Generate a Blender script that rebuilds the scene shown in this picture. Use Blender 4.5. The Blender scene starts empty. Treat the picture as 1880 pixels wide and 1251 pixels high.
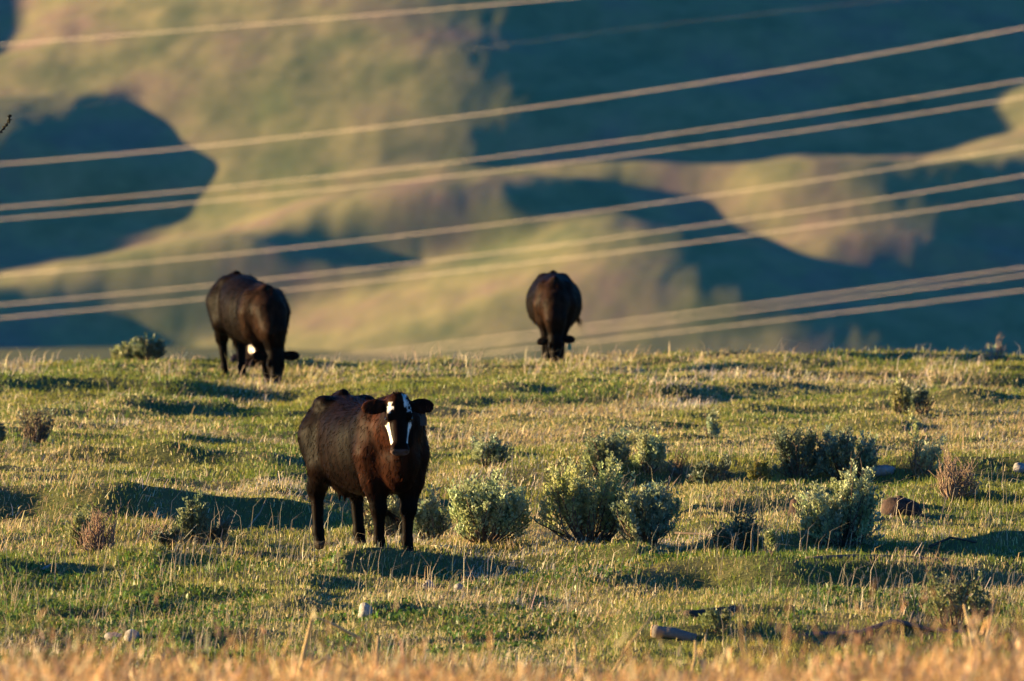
import bpy, math, random
import numpy as np
from mathutils import Vector, Matrix, Euler
R = math.radians
rng = np.random.default_rng(7)
random.seed(7)
scene = bpy.context.scene
COL = scene.collection

# ------------------------------------------------------------------ camera
FPX = 1880 / 36.0 * 400.0           # focal length in photograph pixels
EYE = 6.0
PITCH = math.atan((625.5 + 195) / FPX)
cam_d = bpy.data.cameras.new('camera')
cam = bpy.data.objects.new('camera', cam_d); COL.objects.link(cam)
cam.location = (0, 0, EYE)
cam.rotation_euler = (math.pi / 2 - PITCH, 0, 0)
cam_d.lens = 400; cam_d.sensor_width = 36; cam_d.sensor_fit = 'HORIZONTAL'
cam_d.clip_start = 1; cam_d.clip_end = 12000
cam_d.dof.use_dof = True
cam_d.dof.focus_distance = 104.0
cam_d.dof.aperture_fstop = 5.0
scene.camera = cam

# ------------------------------------------------------------------ light
SUN_EL, SUN_BACK = 8.5, 13.0        # low sun, from the left and a little beyond the herd
ce, se = math.cos(R(SUN_EL)), math.sin(R(SUN_EL))
SUN = Vector((-ce * math.cos(R(SUN_BACK)), ce * math.sin(R(SUN_BACK)), se))
world = bpy.data.worlds.new('World'); scene.world = world; world.use_nodes = True
wn = world.node_tree.nodes; wl = world.node_tree.links
sky = wn.new('ShaderNodeTexSky'); sky.sky_type = 'NISHITA'; sky.sun_disc = False
sky.sun_elevation = R(SUN_EL)
sky.sun_rotation = math.atan2(SUN.x, SUN.y)
sky.ozone_density = 8.0; sky.dust_density = 0.3; sky.air_density = 1.0
wl.new(sky.outputs[0], wn['Background'].inputs[0])
wn['Background'].inputs[1].default_value = 0.070
sl = bpy.data.lights.new('sun', 'SUN'); so = bpy.data.objects.new('sun', sl); COL.objects.link(so)
sl.energy = 5.0; sl.angle = R(0.5); sl.color = (1.0, 0.73, 0.36)
so.rotation_euler = SUN.to_track_quat('Z', 'Y').to_euler()
so.location = (-60, 100, 40)
scene.view_settings.view_transform = 'Standard'
scene.view_settings.look = 'None'
scene.view_settings.exposure = 2.15
scene.view_settings.gamma = 1.0
scene.render.engine = 'CYCLES'
scene.cycles.use_denoising = True
scene.cycles.max_bounces = 6
scene.cycles.diffuse_bounces = 3
scene.cycles.transmission_bounces = 3
scene.cycles.volume_bounces = 0

# ------------------------------------------------------------------ helpers
def tag(o, label=None, cat=None, group=None, kind=None):
    if label: o['label'] = label
    if cat: o['category'] = cat
    if group: o['group'] = group
    if kind: o['kind'] = kind
    return o

def mesh_np(name, V, quads=None, tris=None, col=None, smooth=False):
    me = bpy.data.meshes.new(name)
    V = np.asarray(V, np.float32)
    nq = 0 if quads is None else len(quads); nt = 0 if tris is None else len(tris)
    me.vertices.add(len(V)); me.vertices.foreach_set('co', V.ravel())
    loops = []
    if nq: loops.append(np.asarray(quads, np.int32).ravel())
    if nt: loops.append(np.asarray(tris, np.int32).ravel())
    L = np.concatenate(loops)
    me.loops.add(len(L)); me.loops.foreach_set('vertex_index', L)
    me.polygons.add(nq + nt)
    st = np.concatenate([np.arange(nq) * 4, nq * 4 + np.arange(nt) * 3]).astype(np.int32)
    me.polygons.foreach_set('loop_start', st)
    me.polygons.foreach_set('loop_total', np.concatenate([np.full(nq, 4), np.full(nt, 3)]).astype(np.int32))
    if smooth: me.polygons.foreach_set('use_smooth', np.ones(nq + nt, bool))
    me.update(calc_edges=True)
    if col is not None:
        a = me.color_attributes.new('Col', 'FLOAT_COLOR', 'POINT')
        c = np.ones((len(V), 4), np.float32); c[:, :3] = col
        a.data.foreach_set('color', c.ravel())
    me.validate()
    return me

def obj(name, me, mat=None, parent=None, loc=(0, 0, 0), rotz=0.0):
    o = bpy.data.objects.new(name, me); COL.objects.link(o)
    if mat: me.materials.append(mat)
    o.location = loc; o.rotation_euler = (0, 0, rotz)
    if parent: o.parent = parent
    return o

def _hash(ix, iy, s):
    n = (ix.astype(np.int64) * 374761393 + iy.astype(np.int64) * 668265263 + s * 1442695041) & 0xFFFFFFFF
    n = ((n ^ (n >> 13)) * 1274126177) & 0xFFFFFFFF
    return ((n ^ (n >> 16)) & 0xFFFF) / 65535.0

def vnoise(x, y, s=0):
    x = np.asarray(x, float); y = np.asarray(y, float)
    ix = np.floor(x); iy = np.floor(y); fx = x - ix; fy = y - iy
    fx = fx * fx * (3 - 2 * fx); fy = fy * fy * (3 - 2 * fy)
    a = _hash(ix, iy, s); b = _hash(ix + 1, iy, s); c = _hash(ix, iy + 1, s); d = _hash(ix + 1, iy + 1, s)
    return (a * (1 - fx) + b * fx) * (1 - fy) + (c * (1 - fx) + d * fx) * fy

def fbm(x, y, s=0, o=4):
    t = 0; w = 0
    for k in range(o):
        t = t + vnoise(x * 2 ** k, y * 2 ** k, s + k * 17) * 0.5 ** k; w += 0.5 ** k
    return t / w

def sstep(a, b, x):
    t = np.clip((x - a) / (b - a), 0, 1)
    return t * t * (3 - 2 * t)

class NT:
    def __init__(self, name):
        self.m = bpy.data.materials.new(name); self.m.use_nodes = True
        self.n = self.m.node_tree.nodes; self.l = self.m.node_tree.links
        self.b = self.n['Principled BSDF']; self.out = self.n['Material Output']
    def new(self, t, **k):
        nd = self.n.new(t)
        for a, v in k.items(): setattr(nd, a, v)
        return nd
    def noise(self, scale, detail=4, rough=0.55, vec=None, mapscale=None, coord='Object'):
        tc = self.new('ShaderNodeTexCoord'); nz = self.new('ShaderNodeTexNoise')
        nz.inputs['Scale'].default_value = scale; nz.inputs['Detail'].default_value = detail
        nz.inputs['Roughness'].default_value = rough
        if mapscale:
            mp = self.new('ShaderNodeMapping'); mp.inputs['Scale'].default_value = mapscale
            self.l.new(tc.outputs[coord], mp.inputs[0]); self.l.new(mp.outputs[0], nz.inputs['Vector'])
        else: self.l.new(tc.outputs[coord], nz.inputs['Vector'])
        return nz.outputs['Fac']
    def ramp(self, fac, stops):
        r = self.new('ShaderNodeValToRGB'); e = r.color_ramp.elements
        while len(e) < len(stops): e.new(0.5)
        for i, (p, c) in enumerate(stops):
            e[i].position = p; e[i].color = (*c, 1) if len(c) == 3 else c
        self.l.new(fac, r.inputs[0]); return r.outputs[0]
    def mix(self, fac, a, b, bt='MIX'):
        m = self.new('ShaderNodeMix', data_type='RGBA', blend_type=bt)
        for i, v in ((0, fac), (6, a), (7, b)):
            if isinstance(v, (int, float)): m.inputs[i].default_value = v
            elif isinstance(v, tuple): m.inputs[i].default_value = (*v, 1)
            else: self.l.new(v, m.inputs[i])
        return m.outputs[2]
    def bump(self, h, strength, dist):
        b = self.new('ShaderNodeBump'); b.inputs['Strength'].default_value = strength
        b.inputs['Distance'].default_value = dist
        self.l.new(h, b.inputs['Height']); self.l.new(b.outputs[0], self.b.inputs['Normal'])
    def attr(self, name='Col'):
        return self.new('ShaderNodeAttribute', attribute_name=name).outputs['Color']
    def base(self, c, rough=0.9, spec=0.2):
        if isinstance(c, tuple): self.b.inputs['Base Color'].default_value = (*c, 1)
        else: self.l.new(c, self.b.inputs['Base Color'])
        self.b.inputs['Roughness'].default_value = rough
        self.b.inputs['Specular IOR Level'].default_value = spec
        return self.m

def leaf_material(name, trans=0.4):
    """thin leaves and blades: reflects and lets light through"""
    t = NT(name); a = t.attr()
    t.n.remove(t.b)
    d = t.new('ShaderNodeBsdfDiffuse'); tr = t.new('ShaderNodeBsdfTranslucent'); mx = t.new('ShaderNodeMixShader')
    gl = t.new('ShaderNodeBsdfGlossy'); gl.inputs['Roughness'].default_value = 0.5
    m2 = t.new('ShaderNodeMixShader'); m2.inputs[0].default_value = 0.04
    t.l.new(a, d.inputs[0]); t.l.new(a, tr.inputs[0]); mx.inputs[0].default_value = trans
    t.l.new(d.outputs[0], mx.inputs[1]); t.l.new(tr.outputs[0], mx.inputs[2])
    t.l.new(mx.outputs[0], m2.inputs[1]); t.l.new(gl.outputs[0], m2.inputs[2])
    t.l.new(m2.outputs[0], t.out.inputs[0])
    return t.m

# ------------------------------------------------------------------ ground shape
def row_d(py):                        # distance along the level field for a photo row
    return FPX * EYE / (np.asarray(py, float) + 195)

KN_D = np.array([0, 10, 20, 30, 40, 48, 55, 61, 66, 70, 75, 80, 85, 200.0])
KN_Z = np.array([4.35, 4.1, 3.7, 3.2, 2.62, 2.12, 1.72, 1.38, .95, .6, .22, .04, 0, 0])
CR_X = np.array([-400, 0, 200, 400, 600, 720, 900, 1100, 1250, 1400, 1600, 1880, 2300.0])
CR_Y = np.array([677, 673, 669, 670, 669, 664, 660, 658, 652, 656, 660, 667, 676.0])
# small banks and terracettes: photo x0, x1, row at x0, row at x1, height in metres
LEDGES = [(-1200, 700, 990, 984, .20), (-1600, 460, 996, 990, .11), (-600, 420, 1030, 1024, .06), (420, 900, 946, 940, .08), (60, 380, 832, 828, .05), (1500, 2200, 828, 832, .07), (1000, 1500, 720, 716, .05), (600, 1000, 752, 748, .05), (200, 900, 676, 674, .05), (-300, 640, 879, 876, .13), (780, 2300, 900, 905, .17), (560, 1250, 1066, 1062, .13),
          (1180, 2300, 1052, 1050, .14), (900, 2300, 1100, 1098, .15), (-300, 400, 702, 704, .14), (520, 1330, 708, 722, .09),
          (170, 440, 742, 738, .09), (1280, 2200, 738, 742, .07), (1230, 2300, 672, 676, .09), (1640, 2200, 768, 768, .07),
          (-100, 560, 912, 905, .07), (1600, 2300, 966, 960, .10), (180, 600, 1138, 1130, .07), (640, 980, 1150, 1150, .08),
          (820, 1400, 990, 1010, .08), (1250, 1500, 960, 958, .05), (-100, 330, 1075, 1070, .08), (1100, 1700, 1200, 1190, .10),
          (350, 800, 800, 806, .05), (900, 1300, 770, 768, .05), (1300, 1700, 800, 806, .05), (0, 300, 770, 774, .06)]

def zf(x, d):
    x = np.asarray(x, float); d = np.asarray(d, float)
    z = np.interp(d, KN_D, KN_Z)
    px = 940 + FPX * x / np.maximum(d, 40)
    for x0, x1, y0, y1, a in LEDGES:
        t = (px - x0) / (x1 - x0)
        dk = row_d(y0 + (y1 - y0) * t) + 1.0 * (vnoise(px / 210, px * 0 + a * 91, 5) - .5)
        win = sstep(0, .12, t) * sstep(1, .88, t)
        k = sstep(0, .7, d - dk) * np.exp(-np.maximum(d - dk - .7, 0) / 3.5)
        z = z + 1.35 * a * win * k * (.8 + .4 * vnoise(px / 300, d * 0 + y0, 9))
    near = sstep(60, 84, d) * sstep(1000, 200, np.abs(x))
    z = z + near * (0.26 * (fbm(x / 3.0 + 9, d / 3.0, 1, 3) - .5) + .24 * (fbm(x / .9, d / .8, 2, 3) - .5))
    z = z + (1 - near) * .35 * (fbm(x / 5.0, d / 6.0, 3, 3) - .5) * sstep(5, 30, d)
    cy = np.interp(940 + FPX * x / 149.0, CR_X, CR_Y) + 17
    z = z + (646 - cy) / 140.0 * sstep(120, 147, d)
    e = np.maximum(d - 149.5, 0)
    drop = np.where(e < 25, .006 * e * e, 3.75 + .3 * (e - 25))
    drop = np.where(drop > 118, 118 + (drop - 118) * .0, drop)
    return z - drop * (1 - .06 * fbm(x / 90, d / 90, 8, 3))

def ray(px, py):
    v = Vector(((px - 940) / FPX, -(py - 625.5) / FPX, -1))
    v.rotate(cam.rotation_euler); return np.array(v)

def at(px, py, lo=74.0, hi=152.0):
    """first point of the field that the photo pixel looks at"""
    r = ray(px, py); ts = np.linspace(lo, hi, 3000) / r[1]
    P = np.array([0, 0, EYE])[None] + ts[:, None] * r[None]
    g = zf(P[:, 0], P[:, 1]); i = np.argmax(P[:, 2] <= g)
    if P[i, 2] > g[i]: i = len(ts) - 1
    return P[i, 0], P[i, 1], float(g[i])

def spread(a, b, step, grow, far):
    out = list(np.arange(a, b + 1e-6, step)); s = step
    while out[-1] < far:
        s *= grow; out.append(out[-1] + s)
    return out
xs = spread(0, 9, .07, 1.12, 2500); xs = np.array([-v for v in xs[:0:-1]] + xs)
ds = np.concatenate([np.arange(-20, 50, 2.0), np.arange(50, 84, .4), np.array(spread(84, 157, .11, 1.1, 3050))])
GX, GD = np.meshgrid(xs, ds)
GZ = zf(GX, GD)
def grid_faces(nr, nc):
    i = np.arange(nr * nc).reshape(nr, nc)
    return np.stack([i[:-1, :-1], i[:-1, 1:], i[1:, 1:], i[1:, :-1]], -1).reshape(-1, 4)
t = NT('pasture_soil')
c = t.ramp(t.noise(1.1, 6, .6), [(.3, (.06, .075, .02)), (.5, (.12, .12, .04)), (.7, (.22, .17, .075))])
c = t.mix(t.noise(9.0, 5, .7), c, t.mix(.4, c, (.04, .04, .016)), 'MIX')
t.bump(t.noise(14, 5, .7), .6, .04)
ground_me = mesh_np('ground', np.stack([GX, GD, GZ], -1).reshape(-1, 3), grid_faces(len(ds), len(xs)), smooth=True)
tag(obj('ground', ground_me, t.base(c, .95, .1)), kind='structure')

# ------------------------------------------------------------------ hills beyond the valley
SHADE = [
 [(-500, 330), (-40, 300), (20, 262), (60, 232), (120, 198), (200, 172), (270, 178), (300, 212), (350, 262), (402, 292), (402, 330), (366, 372), (358, 402), (300, 436), (190, 466), (0, 500), (-500, 540)],
 [(-500, 560), (0, 540), (100, 528), (300, 532), (430, 535), (590, 535), (540, 553), (470, 572), (380, 566), (300, 582), (215, 608), (300, 613), (400, 598), (425, 604), (360, 640), (325, 700), (-500, 700)],
 [(518, 440), (560, 425), (640, 421), (720, 434), (915, 430), (860, 455), (780, 485), (700, 508), (620, 500), (550, 478)],
 [(865, -300), (890, 30), (935, 105), (965, 185), (955, 230), (915, 270), (860, 295), (880, 314), (940, 311), (1060, 301), (1130, 296), (1230, 300), (1330, 296), (1420, 288), (1560, 288), (1700, 285), (1800, 262), (1862, 238), (1838, 212), (1848, 178), (1890, 155), (2600, 90), (2600, -300)],
 [(935, 352), (1050, 322), (1150, 330), (1270, 352), (1325, 362), (1345, 400), (1400, 425), (1450, 455), (1520, 480), (1600, 492), (1700, 482), (1745, 440), (1725, 400), (1680, 372), (1640, 345), (1640, 318), (1700, 302), (1750, 300), (1880, 302), (2600, 302), (2600, 800), (1640, 800), (1590, 620), (1480, 584), (1400, 565), (1320, 535), (1265, 480), (1240, 415), (1150, 396), (1050, 404), (930, 415)],
 [(-500, -300), (22, -300), (8, 20), (-4, 80), (-500, 160)],
]
IX = np.arange(-500, 2601, 5.0); IY = np.arange(-300, 801, 5.0)
QX, QY = np.meshgrid(IX, IY)
QXw = QX + 44 * (fbm(QX / 75, QY / 60, 31, 4) - .5); QYw = QY + 26 * (fbm(QX / 90, QY / 60, 41, 4) - .5)
shade = np.zeros(QX.shape, bool)
for poly in SHADE:
    ins = np.zeros(QX.shape, bool); n = len(poly)
    for i in range(n):
        (ax, ay), (bx, by) = poly[i], poly[(i + 1) % n]
        cr = ((ay > QYw) != (by > QYw))
        with np.errstate(divide='ignore', invalid='ignore'):
            xx = (bx - ax) * (QYw - ay) / ((by - ay) if by != ay else 1e-9) + ax
        ins ^= cr & (QXw < xx)
    shade |= ins
litmap = (~shade).astype(float)
def lookup(px, py):
    i = np.clip(np.round((px + 500) / 5).astype(int), 0, len(IX) - 1)
    j = np.clip(np.round((py + 300) / 5).astype(int), 0, len(IY) - 1)
    return litmap[j, i]
def gauss(a, sig, axis):
    k = int(sig * 3) + 1; w = np.exp(-.5 * (np.arange(-k, k + 1) / sig) ** 2); w /= w.sum()
    p = [(0, 0), (0, 0)]; p[axis] = (k, k); b = np.pad(a, p, mode='edge'); o = 0
    for i, wi in enumerate(w):
        o = o + wi * (b[i:i + a.shape[0]] if axis == 0 else b[:, i:i + a.shape[1]])
    return o
a_ = R(SUN_BACK); TE = math.tan(R(SUN_EL))
DU = 1.2; us = np.arange(-330, 330, DU); vs = np.arange(-90, 420, DU)
UU, VV = np.meshgrid(us, vs)
HX = UU * math.cos(a_) + VV * math.sin(a_); HY = 3000 - UU * math.sin(a_) + VV * math.cos(a_)
SLOPE = .42
def hbase(Y):
    z = -119 + SLOPE * (Y - 2950)
    return np.where(z > 25, 25 + 60 * np.tanh((z - 25) / 60), z)
bz = hbase(HY); rel = np.zeros_like(bz)
# how steeply each lit rise faces the sun (photo x, y, value)
RISE = np.array([(0, 60, .75), (120, 150, .5), (250, 60, .55), (450, 60, .45), (600, 150, .5), (800, 60, .4), (880, 180, .35), (420, 250, .6), (600, 250, .75),
 (450, 380, .95), (700, 330, .7), (860, 330, .55), (1000, 320, .6), (1250, 310, .55), (100, 490, .9), (400, 470, .8), (600, 560, .85), (800, 540, .85), (1000, 430, .95),
 (1150, 420, .75), (950, 600, .6), (1200, 520, .4), (1350, 600, .4), (1500, 620, .25), (1370, 350, 1.0), (1450, 420, .75), (1550, 340, .55), (1560, 450, .5), (1680, 450, .35), (1800, 280, .7), (1870, 200, .8), (300, 600, .5), (650, 500, .5)])
def steep(x, y):
    w = 1 / (((x[..., None] - RISE[:, 0]) ** 2 + 3 * (y[..., None] - RISE[:, 1]) ** 2) + 900) ** 1.5
    return (w * RISE[:, 2]).sum(-1) / w.sum(-1)
for it in range(22):
    Z = bz + rel
    px = 940 + FPX * HX / HY; py = -195 + FPX * (EYE - Z) / HY
    m = lookup(px, py) > .5
    w = 26
    cs = np.cumsum(np.pad(m.astype(float), ((0, 0), (0, w)), mode='edge'), 1)
    B = (cs[:, w:] - cs[:, :-w]) / w
    rows = np.zeros_like(bz)
    inframe = (px > -150) & (px < 2050)
    for r in range(len(vs)):
        mr = m[r]; Br = np.where(mr, (.04 + .96 * B[r]) * steep(px[r], py[r]), 0)
        f = inframe[r]
        tot = (Br * f).sum(); need = TE * f.sum()
        g = np.clip(need / max(tot, 1), .30, .60)
        M = np.cumsum(Br * g) * DU
        e = np.flatnonzero(np.diff(np.concatenate([[0], (~mr).astype(int), [0]])))
        dip = np.zeros(len(us))
        for s0, s1 in zip(e[::2], e[1::2]):
            n = s1 - s0
            if n < 2: continue
            tt = (np.arange(n) + .5) / n; L = n * DU; Le = L / (1 + L / 110)
            dip[s0:s1] = Le * .33 * tt ** 1.6 * (1 - tt) ** .85
        h = M - dip
        z = h - TE * us - bz[r]
        z = z - z[f].mean() if f.any() else z - z.mean()
        rows[r] = z
    rows = gauss(gauss(rows, 2.6, 0), 1.2, 1)
    rel = rel * .6 + rows * .4
outer = sstep(150, 320, np.abs(HX)) 
rel = rel * (1 - outer) + outer * (22 * (fbm(HX / 80, HY / 80, 77, 4) - .5) - 30 * (HX < 0))
rel = rel * sstep(-90, -50, VV)
rel += 2.0 * (fbm(HX / 24, HY / 34, 55, 4) - .5) + .5 * np.abs(fbm(HX / 9, HY / 20, 57, 3) - .5)
HZ = bz + rel
t = NT('grass_hillside')
c1 = t.ramp(t.noise(.028, 5, .6, mapscale=(1, 1, 1)), [(.34, (.115, .125, .055)), (.5, (.215, .185, .088)), (.66, (.195, .135, .10))])
c2 = t.ramp(t.noise(.09, 6, .7), [(.35, (.75, .78, .72)), (.65, (1.12, 1.06, 1.0))])
c = t.mix(1.0, c1, c2, 'MULTIPLY')
hill_me = mesh_np('hillside', np.stack([HX, HY, HZ], -1).reshape(-1, 3), grid_faces(len(vs), len(us)), smooth=True)
tag(obj('hillside', hill_me, t.base(c, .95, .1)), kind='structure')
hill_mat = t.m
# the range goes on to both sides and behind
BX, BY = np.meshgrid(np.concatenate([np.arange(-3000, 3001, 60.0)]), np.arange(2900, 5200, 60.0))
BZ = hbase(BY) - 9 + 30 * (fbm(BX / 300, BY / 300, 12, 4) - .5) - 35 * sstep(420, 300, np.abs(BX)) * sstep(3480, 3400, BY)
BZ = BZ + sstep(3400, 4200, BY) * 150 * fbm(BX / 900, BY / 900, 14, 4)
tag(obj('far_hills', mesh_np('far_hills', np.stack([BX, BY, BZ], -1).reshape(-1, 3), grid_faces(*BX.shape), smooth=True), hill_mat), kind='structure')
GD_ = 1.0
# ------------------------------------------------------------------ grass
def blades(x, y, z, h, w, lean_x, lean_y, col, tipcol=None, bend=.5):
    """n blades -> V (n*5,3), quads, tris, colours"""
    n = len(x); th = rng.uniform(-.9, .9, n)
    dx, dy = np.cos(th) * w / 2, np.sin(th) * w / 2
    V = np.empty((n, 5, 3), np.float32)
    V[:, 0] = np.stack([x - dx, y - dy, z - .01], -1); V[:, 1] = np.stack([x + dx, y + dy, z - .01], -1)
    mx, my, mz = x + lean_x * h * .32 * (1 - bend * .5), y + lean_y * h * .32 * (1 - bend * .5), z + h * .55
    V[:, 2] = np.stack([mx + dx * .8, my + dy * .8, mz], -1); V[:, 3] = np.stack([mx - dx * .8, my - dy * .8, mz], -1)
    ln = np.hypot(lean_x, lean_y)
    V[:, 4] = np.stack([x + lean_x * h, y + lean_y * h, z + h * np.maximum(1 - .45 * ln, .25)], -1)
    i = np.arange(n)[:, None] * 5
    C = np.repeat(col[:, None, :], 5, 1)
    if tipcol is not None: C[:, 4] = tipcol; C[:, 2:4] = .5 * (col + tipcol)[:, None]
    return V.reshape(-1, 3), i + np.array([[0, 1, 2, 3]]), i + np.array([[3, 2, 4]]), C.reshape(-1, 3)

def scatter(n, d0, d1, power=1.0, margin=1.2):
    d = d0 + (d1 - d0) * rng.random(n) ** power
    half = d * 940 / FPX + margin
    x = (rng.random(n) * 2 - 1) * half
    m = max(n // 4, 1); d2 = d0 + (d1 - d0) * rng.random(m) ** power      # thinner cover out to both sides
    x2 = (d2 * 940 / FPX + margin + 7 * rng.random(m) ** 1.3) * np.where(rng.random(m) < .5, -1, 1)
    x, d = np.concatenate([x, x2]), np.concatenate([d, d2])
    return x, d

MAT_GRASS = leaf_material('grass_blade', .38)
MAT_STRAW = leaf_material('straw_blade', .30)
def build_grass(name, mat, label, parts):
    Vs, Q, T, C, o = [], [], [], [], 0
    for V, q, t_, c in parts:
        Vs.append(V); Q.append(q + o); T.append(t_ + o); C.append(c); o += len(V)
    me = mesh_np(name, np.concatenate(Vs), np.concatenate(Q), np.concatenate(T), np.concatenate(C))
    return tag(obj(name, me, mat), label, None, None, 'stuff')

def dryness(x, d):
    """0 green .. 1 straw; the far half of the pasture is the more golden"""
    k = fbm(x / 2.6 + 3, d / 5.5, 21, 3)
    gold = np.interp(d, [84, 95, 104, 112, 118, 134, 141, 147], [.18, .24, .38, .54, .80, .74, .48, .34])
    return np.clip((k - .5) * 2.4 + gold, 0, 1)

def var(c, n, v=.18):
    c = np.asarray(c)[None] * (1 + v * rng.standard_normal((n, 1)))
    return np.clip(c * (1 + .06 * rng.standard_normal((n, 3))), .004, .9)

# short turf, everywhere
n = int(680000 * GD_); x, d = scatter(n, 79, 155.5, 1.1); n = len(x); dr = dryness(x, d)
tall = .6 + .9 * fbm(x / .5, d / .6, 61, 2)
h = rng.gamma(5, .0088, n) * tall * (.8 + .35 * (1 - dr)); u = rng.random(n)
g1 = var((.135, .200, .026), n, .1); g2 = var((.27, .26, .045), n, .1); s1 = var((.56, .44, .19), n, .12)
mixk = np.clip(fbm(x / 1.1, d / 2.0, 65, 3) * 2.4 - .7 + .25 * rng.standard_normal(n), 0, 1)
col = np.where((u < dr * .62 - .04)[:, None], s1, g1 * mixk[:, None] + g2 * (1 - mixk[:, None]))
P1 = blades(x, d, zf(x, d), h, rng.uniform(.004, .0075, n) * (1 + (d - 80) / 90), rng.normal(.15, .7, n), rng.normal(0, .5, n), col)
build_grass('grass', MAT_GRASS, 'short green and yellowing pasture grass covering the field', [P1])

# fine dry grass in drifts, leaning with the wind
n = int(260000 * GD_); x, d = scatter(n, 79, 154.5, 1.0); n = len(x)
k = fbm(x / 1.7, d / 3.2, 71, 3) + .25 * dryness(x, d) - .12
keep = rng.random(n) < np.clip((k - .52) * 6, .02, 1); x, d = x[keep], d[keep]; n = len(x)
kk = vnoise(x / .45, d / .6, 77)
h = rng.gamma(4, .018, n) * (.55 + .8 * kk) * (1 + 1.2 * (rng.random(n) < .06)); col = var((.50, .37, .18), n, .22)
pale = rng.random(n) < .15 + .8 * sstep(.55, .7, fbm(x / 1.1 + 7, d / 1.8, 79, 2)); col[pale] = var((.70, .58, .40), pale.sum())
P2 = blades(x, d, zf(x, d), h, rng.uniform(.0035, .007, n) * (1 + (d - 80) / 90), rng.normal(.75, .8, n), rng.normal(-.05, .5, n), col)
# single taller stems with pale seed heads
n = int(5000 * GD_); x, d = scatter(n, 80, 118, 1.0); n = len(x)
k = fbm(x / 2.0 + 40, d / 3.0, 81, 3); keep = k > .55; x, d = x[keep], d[keep]; n = len(x)
h = rng.uniform(.2, .5, n)
P3 = blades(x, d, zf(x, d), h, rng.uniform(.003, .0045, n), rng.normal(.45, .5, n), rng.normal(0, .2, n), var((.42, .31, .16), n), var((.60, .52, .40), n), bend=.9)
# wisps on the skyline
n = 9000; d = rng.uniform(144, 153, n); x = rng.uniform(-14, 14, n); keep = fbm(x / .5, d * 0 + 3, 131, 3) > .5; x, d = x[keep], d[keep]; n = len(x)
P8 = blades(x, d, zf(x, d), rng.gamma(3, .045, n), rng.uniform(.006, .011, n), rng.normal(.5, .6, n), rng.normal(0, .3, n), var((.62, .48, .30), n, .2))
build_grass('dry_grass', MAT_STRAW, 'fine straw coloured dry grass lying in drifts over the green turf', [P2, P3, P8])

# broad leaved weeds in the near green patches
n = int(70000 * GD_); x, d = scatter(n, 79, 100, 1.0)
px = 940 + FPX * x / d
k = fbm(x / 1.3, d / 2.0, 91, 3) + .12 * sstep(700, 200, px) ; keep = k > .55; x, d = x[keep], d[keep]; n = len(x)
P4 = blades(x, d, zf(x, d), rng.uniform(.03, .08, n), rng.uniform(.015, .03, n), rng.normal(0, .9, n), rng.normal(0, .9, n), var((.085, .16, .025), n, .2))
build_grass('clover', MAT_GRASS, 'bright green low broad leaved weeds among the near grass', [P4])

# tall dry grass on the rise in front of the pasture
n = int(34000 * GD_); x = rng.uniform(-7, 7, n) * np.where(rng.random(n) < .6, .48, 1); d = rng.uniform(52, 72, n)
k = fbm(x / .24, d / 1.4, 101, 3); edge = np.interp(x * 60 / d, [-2.8, -1.2, 0, .6, 1.6, 2.8], [.80, .62, .42, .36, .62, .95])
keep = rng.random(n) < np.clip((k - .62 + .22 * edge) * 8, .015, 1); x, d, k = x[keep], d[keep], k[keep]; n = len(x)
z0 = zf(x, d); sight = EYE - d * (1251 + 195) / FPX          # how far the stems reach above the foot of the view
tops = sight - .01 + np.interp(x * 60 / d, [-2.8, -1.2, 0, .6, 1.6, 2.8], [.09, .06, .035, .035, .07, .16]) * rng.gamma(.9, 1.15, n) * (.2 + 1.6 * k)
h = np.clip(tops - z0, .12, .95)
col = var((.50, .285, .11), n, .45); pk = rng.random(n) < .3; col[pk] = var((.40, .25, .12), pk.sum(), .3); pk = rng.random(n) < .12; col[pk] = var((.66, .5, .28), pk.sum())
lx = rng.normal(.35, .50, n)
P5 = blades(x, d, z0, h * (1 + .2 * np.abs(lx)), rng.uniform(.003, .008, n) * (1 + 2.4 * (rng.random(n) < .12)), lx, rng.normal(0, .25, n), col, bend=.8)
n2 = int(15000 * GD_); j = rng.integers(0, n, n2)             # ragged side leaves and seed tufts
P6 = blades(x[j] + lx[j] * h[j] * .4 + rng.normal(0, .02, n2), d[j] + rng.normal(0, .05, n2), z0[j] + h[j] * rng.uniform(.45, .95, n2), rng.uniform(.04, .13, n2), rng.uniform(.006, .016, n2), rng.normal(.3, .9, n2), rng.normal(0, .6, n2), col[j])
n = 900; d = rng.uniform(70, 79, n); x = rng.uniform(-3.6, 3.6, n); keep = vnoise(x / .5, d * 0, 121) + .25 * np.abs(x) / 3 > .55; x, d = x[keep], d[keep]; n = len(x)
z0 = zf(x, d); ptop = 1250 - 110 * rng.random(n) ** 1.6 * (.6 + .6 * vnoise(x / .8, d * 0, 122)); h = np.clip(EYE - d * (ptop + 195) / FPX - z0, .15, 1.0)
P7 = blades(x, d, z0, h, rng.uniform(.006, .014, n), rng.normal(.2, .30, n), rng.normal(0, .2, n), var((.55, .36, .16), n, .25), bend=.7)
n = 620; d = rng.uniform(63, 73, n); x = rng.uniform(-3.4, 3.4, n); keep = vnoise(x / .35, d * 0, 141) > .42; x, d = x[keep], d[keep]; n = len(x)
z0 = zf(x, d); ptop = 1262 - 85 * rng.random(n) ** 1.4 * (.4 + .9 * vnoise(x / .6, d * 0, 142)); top_ = EYE - d * (ptop + 195) / FPX; L_ = rng.uniform(.18, .45, n); lx = rng.normal(.5, .8, n)
P9 = blades(x, d, np.maximum(top_ - L_ * .6, z0), L_, rng.uniform(.007, .018, n), lx, rng.normal(0, .3, n), var((.66, .44, .20), n, .3), bend=.2)
build_grass('tall_dry_grass', MAT_STRAW, 'tall tan dry grass stems standing on the near rise', [P5, P6, P7, P9])

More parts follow.
